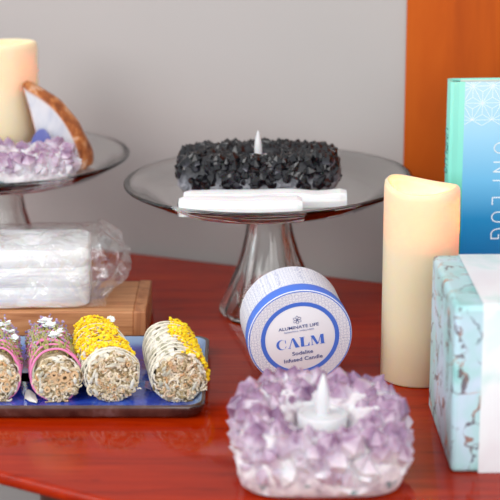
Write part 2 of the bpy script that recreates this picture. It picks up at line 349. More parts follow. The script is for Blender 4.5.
# ------------------------------------------------------------------ crystal clusters
def superR(th, a, b, e=4.2):
    return 1.0/((abs(math.cos(th))/a)**e + (abs(math.sin(th))/b)**e)**(1/e)
def cluster(name, label, loc, rot, a, b, H, hole, zf, mats, n, rr, LL, seed, top=.72, low=.34, nz=.35, hfun=None):
    rnd = random.Random(seed); hx, hy, hr = hole
    t = thing(name, label, 'crystal candle holder', loc, rot)
    hf = hfun or (lambda th: 1.0)
    prof = []   # (kind, t, zfrac): radius = lerp(hole, outer, t)
    P_ = [(.0, 0, 0), (.5, 0, 0), (.86, 0, 0), (.95, .05, 0), (1.0, .16, 1), (1.03, .3, 1), (1.02, .45, 1), (.98, .58, 1), (.92, .68, 1), (.82, top, 1), (.65, top+.02, 1), (.45, top, 1), (.2, top-.05, 1), (.04, top-.12, .4)]
    N = 72; rings = []
    for i, (tt, zz_, dn) in enumerate(P_):
        ring = []
        for j in range(N):
            th = 2*PI*j/N; R0 = superR(th, a, b, 2.8 if seed == 5 else 4.2)
            ox, oy = R0*math.cos(th), R0*math.sin(th); ix, iy = hx+hr*math.cos(th), hy+hr*math.sin(th)
            if i < 4: x, y = ox*tt, oy*tt
            else: x, y = ix+(ox-ix)*tt, iy+(oy-iy)*tt
            zv = zz_*H*(hf(th) if i > 3 else 1)
            if dn:
                q = Vector((x*.55+seed, y*.55, zv*.55)); w = nz*dn
                dv = noise.noise_vector(q)*w*1.6 + noise.noise_vector(q*2.7)*w*.6
                x += dv.x; y += dv.y; zv = max(.15, zv+dv.z)
            ring.append((x, y, zv))
        rings.append(ring)
    for rr_, z_ in ((hr, zf+.3), (hr-.12, zf), (.02, zf)):
        rings.append([(hx+rr_*math.cos(2*PI*j/N), hy+rr_*math.sin(2*PI*j/N), z_) for j in range(N)])
    mb = MB(); mb.loft(rings[::1]); mb.build('rock_base', mats[1], t, smooth=True, angle=50)
    mb = MB(); made = 0; tries = 0
    while made < n and tries < n*6:
        tries += 1
        th = rnd.uniform(0, 2*PI); R0 = superR(th, a, b, 2.8 if seed == 5 else 4.2)
        # s along the profile: 0 = low on outer wall, 1 = inner rim
        s_ = rnd.random()**.9
        ox, oy = R0*math.cos(th), R0*math.sin(th); ix, iy = hx+hr*math.cos(th), hy+hr*math.sin(th)
        outv = Vector((math.cos(th)/a, math.sin(th)/b, 0)).normalized()
        hh = hf(th)
        if s_ < .5:
            k = s_/.5; zz_ = (low+(top-low)*k)*H*hh; tt = 1.0-.1*k*k; d = outv*(1.0-.55*k)+Vector((0, 0, .25+1.0*k))
        else:
            k = (s_-.5)/.5; tt = .9-.86*k; zz_ = (top-.12*k*k)*H*hh; d = outv*(.35-.75*k)+Vector((0, 0, 1.0))
        x, y = ix+(ox-ix)*tt, iy+(oy-iy)*tt
        d = d.normalized()+Vector((rnd.gauss(0, .28), rnd.gauss(0, .28), rnd.gauss(0, .2)))
        d.normalize()
        r_ = rnd.uniform(*rr)*(1 if rnd.random() < .75 else 1.25); L = rnd.uniform(*LL)*(.75+.5*(r_-rr[0])/(rr[1]-rr[0]+.01))
        p = Vector((x, y, zz_)) - d*L*.6
        tip = p + d*L
        ok = True
        for q in (p, tip, (p+tip)/2):
            if math.hypot(q.x-hx, q.y-hy) < hr + r_*.85 and q.z > zf - .2: ok = False
        if p.z < r_*.6+.25 or tip.z < r_: ok = False
        if not ok: continue
        kk = min(1, max(0, (zz_/H-low)/(top-low)))
        mb.crystal(p, d, r_, L, rnd, .0, .35+.65*kk*rnd.uniform(.7, 1)); made += 1
    mb.build('crystal_points', mats[0], t)
    return t
def tealight(loc, label, r=1.9, h=1.5, rot=(0, 0, 0), fh=3.2, fr=.5):
    t = thing('led_tealight', label, 'tealight', loc, rot, 'white tealights in crystal holders')
    mb = MB(); mb.lathe([(.01, 0), (r-.1, 0), (r, .1), (r, h-.12), (r-.08, h), (r-.28, h), (r-.36, h-.15), (r*.3, h-.08), (.01, h-.05)], 48); mb.build('cup', PLASTIC, t, smooth=True, angle=40)
    mb = MB(); pr = [(.01, -.2), (.8, -.2), (.95, .08), (1, .25), (.98, .4), (.78, .62), (.42, .83), (.16, .96), (.01, 1)]
    rings = [[(fr*q*math.cos(2*PI*j/20)+.12*max(0, z)**2*fr, fr*q*math.sin(2*PI*j/20), h+z*fh) for j in range(20)] for q, z in pr]
    mb.loft(rings); mb.build('flame_tip', PLASTIC, t, smooth=True)
    return t

AM = (5.95, 143.4, 0)
cluster('amethyst_cluster', 'large purple and white amethyst cluster on the table in front of the round candle tin', (AM[0], AM[1], .02), (0, 0, R(1)), 7.0, 6.3, 7.0, (.1, -.6, 2.4), 4.1,
        (AMETHYST, AROCK), 330, (.5, 1.1), (1.5, 2.6), 11, top=.84, low=.34, hfun=lambda th: 1.0 + .15*math.sin(th) - .02*math.cos(th))
tealight((AM[0]+.15, AM[1]-.6, 4.15), 'white tealight with flame tip set in the large front amethyst cluster', r=2.1, h=1.6, fh=3.5, fr=.6)
# black cluster on the near stand
PC = (2.35, 189.3, .15); 
BP = onplate(PC, (-1.1, -.2), 13.80, TILT)
cluster('black_crystal_cluster', 'black quartz crystal cluster on the near glass cake stand', BP, (0, R(-.5), 0), 8.6, 4.6, 5.0, (.2, .3, 2.35), 2.0,
        (BLACKC, GROCK), 760, (.3, .62), (.9, 1.5), 5, top=.86, low=.26, nz=.3)
tealight(onplate(PC, (-1.0, .1), 13.72+2.05, TILT), 'white tealight with flame tip inside the black crystal cluster', r=1.9, h=1.6, rot=(0, TILT, 0), fh=3.0, fr=.42)
# selenite sticks
def stick(loc, L, w, h, label, rz, seed, lump=0):
    rnd = random.Random(seed); mb = MB(); rings = []
    n = 24
    for i in range(n+1):
        x = L*i/n
        sc = 1 - .12*(i in (0, n)); j = noise.noise(Vector((x*.25, seed, 0)))*.12
        prof_ = [(-w/2, .0), (w/2, .0), (w/2+.03, h*.6), (w/2-.12, h), (w*.15, h+.08), (-w/2+.15, h*.97), (-w/2-.03, h*.5)]
        rings.append([(x, (a_+j*.5)*sc, max(0, (b_*(1+j)))*(sc if b_ > h*.9 else 1)) for a_, b_ in prof_])
    mb.loft(rings)
    o = mb.build('selenite_stick', SELENITE, loc=loc); o.rotation_euler = (0, R(-.4), rz)
    tag(o, label, 'crystal stick', 'selenite sticks on the cake stand')
stick(onplate(PC, (-9.3, -9.4), 13.62, TILT), 12.7, 2.0, 1.75, 'white selenite stick, the front one of two before the black crystals', R(-.5), 3)
stick(onplate(PC, (-8.9, -6.6), 13.62, TILT), 17.0, 2.0, 1.75, 'longer white selenite stick right against the black crystal cluster', R(.2), 8)

# left stand wares
LC = (-28.3, 200.8, .15)
cluster('amethyst_cluster', 'small blurred amethyst cluster on the left glass cake stand', (-27.0, 193.4, 13.78), (0, 0, R(2)), 7.6, 4.0, 4.3, (.5, .6, 2.2), 1.6,
        (AMETHYST, AROCK), 190, (.45, .85), (1.1, 1.9), 23, top=.84, low=.5)
def pillar(loc, r, h, wave, label, lamp, lpos, seed=0):
    t = thing('pillar_candle', label, 'candle', loc, group='ivory flameless pillar candles')
    n = 96; fl = h-5.5
    P_ = [(.01, 0, 0), (r-.2, 0, 0), (r, .2, 0), (r, h*.3, 0), (r, h*.6, 0), (r, h-3, .0), (r, h-.7, 1), (r-.06, h-.25, 1), (r-.3, h, 1), (r-.55, h-.12, 1), (r-.75, h-.5, 1), (r-.85, h-1.6, .6), (r-.9, fl+.4, 0), (r-1.3, fl, 0), (.01, fl, 0)]
    rings = [[(q*math.cos(2*PI*j/n), q*math.sin(2*PI*j/n), z+w*wave(2*PI*j/n)) for j in range(n)] for q, z, w in P_]
    mb = MB(); mb.loft(rings); mb.build('wax_body', WAX, t, smooth=True, angle=60)
    mb = MB(); mb.lathe([(.01, fl), (.4, fl+.02), (.5, fl+.5), (.36, fl+1.2), (.1, fl+1.9), (.01, fl+2.0)], 20, c=(lpos[0], lpos[1], .05)); mb.build('led_flame', FLAME_ON, t, smooth=True)
    ld = bpy.data.lights.new('candle_glow', 'POINT'); ld.energy = lamp; ld.color = (1, .42, .12); ld.shadow_soft_size = .004
    lo = bpy.data.objects.new('candle_glow', ld); C.objects.link(lo); lo.parent = t; lo.location = (lpos[0]*S, lpos[1]*S, (fl+2.8)*S)
    return t
pillar((16.55, 168.2, .02), 3.66, 19.5, lambda th: .26*math.cos(th-R(170)) - .30*math.cos(2*(th-R(245))), 'tall ivory pillar candle with wavy rim beside the blue book', .5, (2.15, -.5))
pillar((-27.9, 203.3, 13.8), 3.72, 14.0, lambda th: .15*math.cos(th+1), 'blurred ivory pillar candle standing on the left glass cake stand', .07, (1.2, -.3))
# agate bookend
g_ = thing('agate_bookend', 'polished grey agate slab with orange crust leaning beside the left pillar candle', 'agate', (-21.3, 198.6, 13.8))
face = [(-4.2, 9.9), (-2.6, 8.9), (-1.0, 7.6), (.3, 6.0), (1.4, 4.0), (2.1, 1.9), (2.3, .2), (1.6, .0), (-2.4, .0), (-2.6, 1.8), (-2.9, 4.5), (-3.5, 7.3)]
cx, cz = -.6, 3.0
def fring(k, dx, dy, jit=0, s_=0): return [(cx+(x-cx)*k+dx+jit*noise.noise(Vector((x, z, s_))), dy, max(0, cz+(z-cz)*k+jit*noise.noise(Vector((z, x, s_+5))))) for x, z in face]
def dense(ring, m=4, soft=False):
    o_ = []
    for i in range(len(ring)):
        p, q = Vector(ring[i]), Vector(ring[(i+1) % len(ring)])
        if soft and 0 < i < 6:
            a_, b_ = Vector(ring[i-1]), Vector(ring[i+2])
            for k in range(m):
                u = k/m; o_.append(.5*((2*p)+(q-a_)*u+(2*a_-5*p+4*q-b_)*u*u+(3*p-a_-3*q+b_)*u**3))
        else: o_ += [p.lerp(q, k/m) for k in range(m)]
    return o_
mb = MB(); rings = [dense(fring(k, dx, dy), 5, True) for k, dx, dy in ((.02, 0, 0), (.5, 0, 0), (.88, 0, 0), (.98, 0, .05))]
mb.loft(rings, [0, 0, .05, .9], True, False); mb.build('polished_face', AGATE, g_)
mb = MB(); rings = []
for i, (k, dx, dy) in enumerate(((.975, 0, .04), (1.02, .2, .3), (1.03, .6, 1.0), (1.0, 1.0, 1.9), (.85, 1.3, 2.8), (.55, 1.2, 3.5), (.1, 1.0, 3.8))):
    rings.append([(x, y, z) for x, y, z in (tuple(q) for q in dense(fring(k, dx, dy, .45 if i > 0 else 0, i*.6), 5, True))])
mb.loft(rings); mb.build('orange_crust', CRUST, g_, smooth=True)
mb = MB(); rr_ = random.Random(4)
pts = [(2.0*math.cos(q)*(1 if math.cos(q) < 0 else .8), 1.9+1.9*math.sin(q)) for q in [2*PI*i/20 for i in range(20)]]
mb.loft([[(x*.92, -.45, z*.97) for x, z in pts], [(x, -.35, z) for x, z in pts], [(x, .35, z) for x, z in pts], [(x*.92, .45, z*.97) for x, z in pts]])
o = mb.build('blue_agate_slice', BLUEAG, loc=(-24.3, 197.75, 13.82), smooth=True, angle=40); tag(o, 'small dark blue agate slice at the foot of the grey agate bookend', 'agate')
o.location = W((-23.2, 197.55, 13.82)); o.scale = (.7, .5, 1.35)

# ------------------------------------------------------------------ wooden box, selenite block, bag
t = thing('wooden_box', 'low light brown wooden box under the bagged white selenite', 'box', (-22.7, 183.9, 0))
mb = MB(); mb.box(-11.2, 10.6, -5.7, 5.7, .02, 3.55); bevel(mb.build('body', BOXWOOD, t), .15)
mb = MB(); mb.box(10.6, 11.9, -5.85, 5.85, .02, 3.62); bevel(mb.build('end_strip', BOXWOOD2, t), .15)
mb = MB(); mb.box(-12.5, -11.2, -5.85, 5.85, .02, 3.62); bevel(mb.build('end_strip', BOXWOOD2, t), .15)
def blockR(th, a, b): return superR(th, a, b, 9)
mb = MB(); N = 120; a, b, H = 7.5, 4.4, 6.2; hx, hy, hr = .8, .6, 2.6
rings = []
for kind, k, z in (('o', .02, 0), ('o', .97, 0), ('o', 1, .2), ('o', 1, H*.33), ('o', .985, H*.36), ('o', 1, H*.39), ('o', 1, H*.66), ('o', .985, H*.69), ('o', 1, H*.72), ('o', 1, H-.25), ('o', .97, H), ('m', .5, H), ('m', .08, H), ('m', 0, H-.1), ('m', 0, H-1.8), ('i', .9, H-2), ('i', .01, H-2)):
    ring = []
    for j in range(N):
        th = 2*PI*j/N; R0 = blockR(th, a, b); ox, oy = R0*math.cos(th), R0*math.sin(th); ix, iy = hx+hr*math.cos(th), hy+hr*math.sin(th)
        if kind == 'o': x, y = ox*k, oy*k
        elif kind == 'm': x, y = ix+(ox-ix)*k, iy+(oy-iy)*k
        else: x, y = hx+hr*k*math.cos(th), hy+hr*k*math.sin(th)
        w = .05*noise.noise(Vector((x*.2, z*2.5, y*.2)))
        ring.append((x*(1+w*.3), y*(1+w), z))
    rings.append(ring)
mb.loft(rings); o = mb.build('selenite_block', SELENITE, loc=(-24.4, 183.3, 3.72), smooth=True, angle=40); o.rotation_euler = (0, 0, R(3))
tag(o, 'white selenite block with a round candle hollow, wrapped in clear film', 'crystal block')
mb = MB(); rings = []; NU, NV = 150, 84
def cr(q):
    d, _ = noise.voronoi(q, distance_metric='DISTANCE', exponent=2.5); return d[1]-d[0]
for i in range(NU+1):
    u = -1+2*i/NU; ring = []
    xx_ = u*10.4
    ex = min(1.0, (1-abs(u)**7))
    for j in range(NV):
        ph = 2*PI*j/NV; c_, s_ = math.cos(ph), math.sin(ph)
        e = 5.0; rr_ = 1/((abs(c_)**e+abs(s_)**e)**(1/e))
        endk = (1-max(0, abs(u)-.76)/.24*.55) if abs(u) > .76 else 1
        endk = max(.12, endk)*max(.06, ex)**.35
        y, z = rr_*c_*5.0*(.55+.45*endk), rr_*s_*3.75*endk
        dp = 1.5 if abs(u) > .73 else .6
        q = Vector((xx_*.32, y*.32, z*.32))
        f = (cr(q)-.25)*1.1 + (cr(q*2.3+Vector((3, 1, 7)))-.2)*.45
        k = 1 + dp*.16*f + (.10 if abs(u) > .73 else .03)
        ring.append((xx_+dp*.8*noise.noise(q*1.7+Vector((9, 9, 9))), y*k, max(0, 3.5+z*k + .9*max(0, u-.7)/.3)))
    rings.append(ring)
mb.loft(rings); o = mb.build('plastic_bag', FILM, loc=(-23.5, 183.4, 3.6), smooth=True); o.rotation_euler = (0, 0, R(3))
tag(o, 'crinkled clear plastic bag around the white selenite block on the wooden box', 'bag')

# ------------------------------------------------------------------ ceramic tray
t = thing('ceramic_tray', 'blue glazed ceramic tray with brown rim under the sage bundles', 'tray', (-18.6, 166.7, 0))
def rrect(a, b, r, z, n=8):
    pts = []
    for cx_, cy_, a0 in ((a-r, b-r, 0), (-a+r, b-r, 90), (-a+r, -b+r, 180), (a-r, -b+r, 270)):
        for i in range(n+1):
            th = R(a0+90*i/n); pts.append((cx_+r*math.cos(th), cy_+r*math.sin(th), z))
    return pts
a, b = 14.45, 10.6
def sub(ring, m=3):
    return dense(ring, m)
mb = MB(); mb.loft([sub(rrect(a-d, b-d, 1.7, z)) for d, z in ((1.3, .02), (.5, .05), (.25, .35), (.08, .8), (0, 1.1), (.05, 1.3), (.2, 1.38), (.38, 1.32))], 0, True, False)
mb.build('rim', BROWNG, t, smooth=True)
mb = MB(); mb.loft([sub(rrect(a-d, b-d, 1.6, z)) for d, z in ((.38, 1.32), (.55, 1.15), (.75, .85), (1.15, .6), (1.9, .48), (4, .45), (9, .45), (10.3, .45))], [1, 1, .9, .55, .15, 0, 0, 0], False, True)
mb.build('glazed_well', GLAZE, t, smooth=True)

# ------------------------------------------------------------------ sage bundles
def bundle(x, y, rz, Rb, L, style, label, seed, stretch=1.0):
    rnd = random.Random(seed)
    t = thing('sage_bundle', label, 'herb bundle', (x, y, .5), (0, 0, rz), 'tied sage bundles on the blue tray')
    cz_ = Rb*1.0
    def rad(u): return Rb*(1-.13*u*u)*(1 if u < .93 else 1-(u-.93)*3.2)
    def P(u, ph, k=1.0, dr=0.0):   # ph=0 on top, +90 to the right
        r_ = rad(u)*k*(1+.13*noise.noise(Vector((math.cos(ph)*1.1, math.sin(ph)*1.1+seed*3.7, u*2.2))))+dr; zc = cz_-(Rb-rad(u))
        return Vector((r_*math.sin(ph), u*L, max(.03, zc+r_*math.cos(ph))))
    def Nrm(ph): return Vector((math.sin(ph), 0, math.cos(ph)))
    mb = MB(); rings = []
    for i in range(25):
        u = i/24; rings.append([P(u, -2*PI*j/40, .93+.05*noise.noise(Vector((u*9, math.cos(2*PI*j/40)*2, math.sin(2*PI*j/40)*2+seed)))) for j in range(40)])
    mb.loft(rings); mb.build('herb_core', CORE, t, smooth=True)
    # long pale leaves lying along the bundle
    mb = MB()
    for i in range(330 if style != 'pink' else 230):
        ph = rnd.uniform(-PI, PI); u0 = rnd.uniform(-.015, .85); ln = rnd.uniform(.12, .3); w = rnd.uniform(.16, .42); tw = rnd.uniform(-.5, .5)
        if style == 'pink' and abs(ph) < 1.3 and u0+ln > .16: continue
        pts = []; nn = []; ws = []
        for k in range(6):
            q = k/5; ph_ = ph+tw*q; pts.append(P(min(1, u0+ln*q), ph_, 1, rnd.uniform(-.05, .1)+.04)); nn.append(Nrm(ph_)); ws.append(w*math.sin(PI*(.12+.76*q))**.7)
        mb.ribbon(pts, ws, nn, rnd.random(), .025)
    if style != 'pink':   # fine pale fibres wound tight
        for i in range(60):
            u0 = rnd.uniform(0, .95); ph0 = rnd.uniform(-PI, PI); pts = [P(min(1, max(0, u0+rnd.uniform(-.004, .004)+.03*q/8)), ph0+.19*q, 1, .09+rnd.uniform(0, .05)) for q in range(9)]
            mb.tube(pts, rnd.uniform(.04, .08), 4, a=rnd.uniform(.6, 1))
    mb.build('sage_leaves', SAGE, t)
    # the cut end
    mb = MB()
    def inend(sc=.97):
        while True:
            a_, b_ = rnd.uniform(-1, 1), rnd.uniform(-1, 1)
            if a_*a_+b_*b_ < 1: return a_*Rb*sc, b_*Rb*sc
    for i in range(260):
        px, pz = inend(.95); r_ = rnd.uniform(.16, .6); a0 = rnd.uniform(0, 2*PI); sp = rnd.uniform(.8, 2.4); yy = -.02-rnd.random()*.32
        pts = [(px+r_*math.cos(a0+sp*q/5)*(1-.1*q/5), yy+rnd.uniform(-.04, .04), max(.08, cz_+pz+r_*math.sin(a0+sp*q/5))) for q in range(6)]
        mb.tube(pts, rnd.uniform(.05, .12), 4, a=rnd.random())
    for i in range(330):
        px, pz = inend(.95); r_ = rnd.uniform(.1, .24)
        mb.crystal(Vector((px, .15, max(.3, cz_+pz))), Vector((rnd.gauss(0, .3), -1, rnd.gauss(0, .3))), r_, rnd.uniform(.3, .6), rnd, rnd.random()*.9, rnd.random(), 5)
    mb.build('cut_leaf_ends', CUTS, t)
    # leaf collar round the end
    mb = MB()
    for i in range(34 if style == 'pink' else 46):
        ph = rnd.uniform(-PI, PI); w = rnd.uniform(.15, .38)
        pts = [P(0, ph+.1*q, 1, .0) + Vector((0, 1.0-.36*q, 0)) for q in range(4)]; e_ = P(0, ph+.3, .95); e_.y = -.16
        e_.z = max(.1, e_.z)
        mb.ribbon(pts+[e_], [w*.5, w, w, w*.6, w*.2], [Nrm(ph)]*5, rnd.uniform(.5, 1), .03)
    for i in range(9):
        ph = rnd.uniform(-2.2, 2.2); rr0 = rnd.uniform(.55, .95); w = rnd.uniform(.08, .2)
        c_ = Vector((Rb*rr0*math.sin(ph), -.38, cz_+Rb*rr0*math.cos(ph)))
        if c_.z < .6: continue
        d_ = Vector((math.cos(ph), rnd.uniform(-.2, .1), -math.sin(ph)))*rnd.uniform(.3, .6)
        mb.ribbon([c_-d_, c_-d_*.3+Vector((0, -.1, .05)), c_+d_*.4+Vector((0, -.08, .03)), c_+d_], [w*.3, w, w*.9, w*.2], Vector((0, -1, rnd.uniform(-.5, .8))), rnd.uniform(.1, .6), .015)
    mb.build('leaf_collar', SAGE, t)
    mb = MB()
    tw = [(.02, .15, .40), (.75, .35, .46), (1.25, -.3, .30), (1.1, .95, .3), (-.35, .75, .33), (-.55, .0, .42), (.45, -.75, .42), (1.15, -.85, .34), (-1.1, -.8, .3), (.1, -1.3, .3), (-.9, .9, .25), (1.75, .55, .40)] if style == 'pink' else \
         [(rnd.uniform(-1.7, 1.7), rnd.uniform(-1.6, 1.6), rnd.uniform(.12, .24)) for _ in range(15)]
    for px, pz, r_ in tw:
        k = Rb/2.3; px *= k; pz *= k
        if px*px+pz*pz > (Rb-.2)**2: px *= .8; pz *= .8
        c_ = (px, -rnd.uniform(.3, .55), cz_+pz); m_ = 14; ti = rnd.uniform(-.2, .2)
        rg = lambda q, y_: [(c_[0]+r_*q*math.cos(2*PI*j/m_)*(1+.08*math.sin(3*j)), y_+ti*r_*q*math.sin(2*PI*j/m_), max(.05, c_[2]+r_*q*math.sin(2*PI*j/m_))) for j in range(m_)]
        mb.loft([rg(.95, .3), rg(1, c_[1]+.05), rg(.93, c_[1]), rg(.45, c_[1]), rg(.36, c_[1]+.18), rg(.05, c_[1]+.2)], [.5, .6, .95, .85, .0, 0])
    mb.build('twig_ends', TWIG, t)
    # string
    mb = MB()
    def ringcord(u0, amp, ph0, r_, dr):
        pts = []
        for j in range(44):
            ph = 2*PI*j/44; u = min(.97, max(.02, u0+amp*math.cos(ph-ph0)))
            pts.append(P(u, ph, 1, dr+.03*noise.noise(Vector((j*.5, u0*9, seed)))))
        mb.tube(pts, r_, 6, True)
    if style == 'pink':
        for u0, amp, ph0 in ((.11, -.08, .1), (.18, -.12, -.15), (.27, -.17, -.3), (.31, -.22, .35), (.42, -.24, .0), (.52, .14, .5), (.66, -.22, .3), (.80, .12, -.3), (.9, -.06, .2)):
            ringcord(u0, amp*-1, ph0, rnd.uniform(.09, .12), .26)
        mb.build('pink_cord', PINK, t, smooth=True)
    else:
        for k in range(15):
            u0 = .03+.92*k/15+rnd.uniform(-.01, .01)
            ringcord(u0, rnd.uniform(-.04, .05), rnd.uniform(-.6, .6), rnd.uniform(.045, .065), .36 if k % 2 else .2)
        pts = [P(.1, 1.9, 1, .2), P(.04, 2.05, 1, .25), (Rb*.96, -.35, 1.15), (Rb*1.02, -.6, 1.35), (Rb*1.08, -.7, 1.25)]
        mb.tube(pts, .06, 5); mb.build('cream_cord', CREAMS, t, smooth=True)
    # blossoms
    if style == 'pink':
        mb = MB()
        for i in range(330):   # lavender sprigs and needles
            ph = rnd.uniform(-1.35, 1.35); u0 = rnd.uniform(.16, .8); ln = rnd.uniform(.06, .16); tw_ = rnd.uniform(-.5, .5)
            p0 = P(u0, ph, 1, .02); p1 = P(min(1.0, u0+ln), ph+tw_, 1, rnd.uniform(.2, .6))
            v_ = .28 if rnd.random() < .62 else .0
            mb.tube([p0, (p0+p1)/2+Vector((0, 0, .05)), p1], [.06, .08, .04], 4, a=v_+rnd.uniform(0, .12))
        for i in range(300):
            u0 = rnd.uniform(.35, .99); ph = rnd.uniform(-1.5, 1.5)
            if rnd.random() > u0: continue
            mb.blob(P(u0, ph, 1, rnd.uniform(.1, .5)), rnd.uniform(.09, .17), rnd, a=rnd.uniform(.6, 1))
        for i in range(26):     # sprig tips poking past the far end
            ph = rnd.uniform(-1.6, 1.4); p0 = P(.9, ph); p1 = p0+Vector((rnd.uniform(-.5, .5), rnd.uniform(1.2, 2.2), rnd.uniform(-.2, .7)))
            mb.tube([p0, p1], [.06, .04], 4, a=.3)
            for q in range(6): mb.blob(p0.lerp(p1, .3+.14*q)+Vector((rnd.uniform(-.1, .1), 0, rnd.uniform(-.1, .1))), rnd.uniform(.09, .16), rnd, a=rnd.uniform(.6, 1))
        mb.build('lavender_sprigs', LAV, t)
        mb = MB()
        for (u0, ph0) in ((.78, .05), (.9, -.1), (.62, .25), (.5, .15)) if seed % 2 else ((.55, .75), (.68, .5), (.85, .3)):
            for i in range(13):
                a_ = rnd.uniform(0, 2*PI); c_ = P(u0, ph0, 1, .35); d_ = Vector((math.cos(a_), math.sin(a_)*.8, rnd.uniform(.1, .9))); l_ = rnd.uniform(.4, .85)
                mb.ribbon([c_+d_*l_*q/3+Vector((0, 0, -.12*(q/3)**2)) for q in range(4)], [.1, .3, .36, .14], Vector((-d_.x*.4, -d_.y*.4, 1)), 0, .02)
        mb.build('white_flowers', PETAL, t)
    else:
        mb = MB(); c0 = .75 if style == 'yellow_right' else -.15; sp = .72 if style == 'yellow_right' else 1.0
        lo_ = .0 if style == 'yellow_right' else .12
        for i in range(1900):
            u0 = rnd.uniform(lo_, .98); band = math.sin(u0*6.5*2*PI+.6)
            if band < -.2 and rnd.random() < .93: continue
            ph = c0+rnd.uniform(-sp, sp)*(1 if rnd.random() < .8 else 1.2)+.25*math.sin(u0*9)
            if style == 'yellow_right': ph += .35*(1-u0)*.6
            mb.blob(P(u0, ph, 1, .10+rnd.uniform(0, .3)+.12*max(0, band)), rnd.uniform(.11, .22), rnd, (1, 1, .7), rnd.uniform(.35, 1) if rnd.random() < .93 else 0.05)
        mb.build('yellow_blossoms', YELLOW, t)
        if style != 'yellow_right':
            mb = MB()
            for c_ in (P(.93, .75, 1, .5), ):
                for i in range(12):
                    d_ = Vector((rnd.gauss(0, 1), rnd.gauss(0, 1), abs(rnd.gauss(0, .8)))).normalized(); mb.ribbon([c_, c_+d_*.3, c_+d_*.5], [.08, .2, .06], Vector((.1, -.5, .8)), 0, .02)
            mb.build('small_white_flower', PETAL, t)
    return t
bundle(-23.95, 159.8, R(6), 2.1, 12.6, 'pink', 'sage and lavender bundle with pink cord, cut off by the photo edge', 2)
bundle(-18.1, 159.8, R(10.5), 2.08, 13.2, 'pink', 'pink corded sage and lavender bundle with white flowers, all in view', 3)
bundle(-12.85, 159.8, R(13), 2.35, 13.6, 'yellow_left', 'yellow flowered sage bundle next to the pink corded one', 4)
bundle(-6.6, 159.7, R(8.5), 2.32, 13.0, 'yellow_right', 'yellow flowered sage bundle standing apart at the tray corner', 5)
mb = MB(); mb.ribbon([(0, 0, .35), (.25, -.6, .12), (.35, -1.3, .06), (.75, -2.1, .05), (1.1, -2.7, .07)], [.2, .5, .55, .4, .06], Vector((0, 0, 1)), .9, .03)
o = mb.build('sage_leaf', SAGE, loc=(-21.15, 161.9, .5)); tag(o, 'loose pale sage leaf lying on the tray between the pink corded bundles', 'leaf')

# ------------------------------------------------------------------ candle tin
tr_, L = 5.12, 5.8
t = thing('candle_tin', 'round white and blue printed candle tin lying on its side, reading CALM', 'candle', (4.95, 169.0, 0))
t.rotation_euler = (0, 0, 0)
tl = R(8.5)
Mx = Matrix.Rotation(R(9), 4, 'Z') @ Matrix.Rotation(tl, 4, 'X') @ Matrix.Rotation(R(-7), 4, 'Y')
# local frame: face at y=0 looking to -y, back at y=+L, axis through the centre
t.rotation_mode = 'QUATERNION'; t.rotation_quaternion = Mx.to_quaternion()
def ycyl(prof, n=96, mi=0):
    mb = MB(); mb.loft([[(r_*math.cos(2*PI*j/n), y_, r_*math.sin(2*PI*j/n)) for j in range(n)] for r_, y_ in prof], 0, True, True); return mb
ycyl([(.01, .35), (tr_-.25, .35), (tr_-.12, .4), (tr_-.1, 1.3), (tr_-.1, L-.15), (tr_-.25, L), (.01, L)]).build('tin_body', TINPAT, t, smooth=True, angle=40)
mb = MB(); n = 96; prof = [(tr_-.08, 1.45), (tr_, 1.43), (tr_+.01, .15), (tr_-.02, .1), (tr_-.1, .1), (tr_-.1, 1.4)]
mb.loft([[(r_*math.cos(2*PI*j/n), y_, r_*math.sin(2*PI*j/n)) for j in range(n)] for r_, y_ in prof+[prof[0]]], 0, False, False); mb.build('lid_band', TINBLUE, t, smooth=True, angle=40)
ycyl([(.01, .34), (tr_-.1, .34), (tr_-.09, .08), (tr_-.03, .05), (tr_-.06, .0), (tr_-.12, -.02), (.01, -.02)]).build('lid_rim', TINWHITE, t, smooth=True, angle=30)
def ann(r0, r1, y_, th=.012, n=96):
    mb = MB(); pr = [(r0, y_), (r1, y_), (r1, y_+th), (r0, y_+th)]
    mb.loft([[(r_*math.cos(2*PI*j/n), q, r_*math.sin(2*PI*j/n)) for j in range(n)] for r_, q in pr+[pr[0]]], 0, False, False); return mb
ann(3.8, tr_-.2, -.035).build('lid_border', TINPAT, t)
ann(tr_-.2, tr_-.1, -.036).build('lid_edge_line', TINBLUE, t)
ann(3.42, 3.84, -.045).build('label_ring', TINBLUE, t)
def flat(polys, y_, name, mat, parent, th=.02, place=lambda x, z: (x, z)):
    mb = MB()
    for p in polys:
        q = [place(x, z) for x, z in p]; n = len(q)
        mb.add([(x, y_, z) for x, z in q]+[(x, y_+th, z) for x, z in q], [tuple(range(n)), tuple(range(2*n-1, n-1, -1))]+[(i, i+n, (i+1) % n+n, (i+1) % n) for i in range(n)])
    return mb.build(name, mat, parent)
def stroke(pts, w):   # quads along a polyline
    out_ = []
    for (x0, y0), (x1, y1) in zip(pts, pts[1:]):
        dx, dy = x1-x0, y1-y0; l_ = math.hypot(dx, dy) or 1; nx, ny = -dy/l_*w/2, dx/l_*w/2; ex, ey = dx/l_*w*.3, dy/l_*w*.3
        out_.append([(x0+nx-ex, y0+ny-ey), (x0-nx-ex, y0-ny-ey), (x1-nx+ex, y1-ny+ey), (x1+nx+ex, y1+ny+ey)])
    return out_
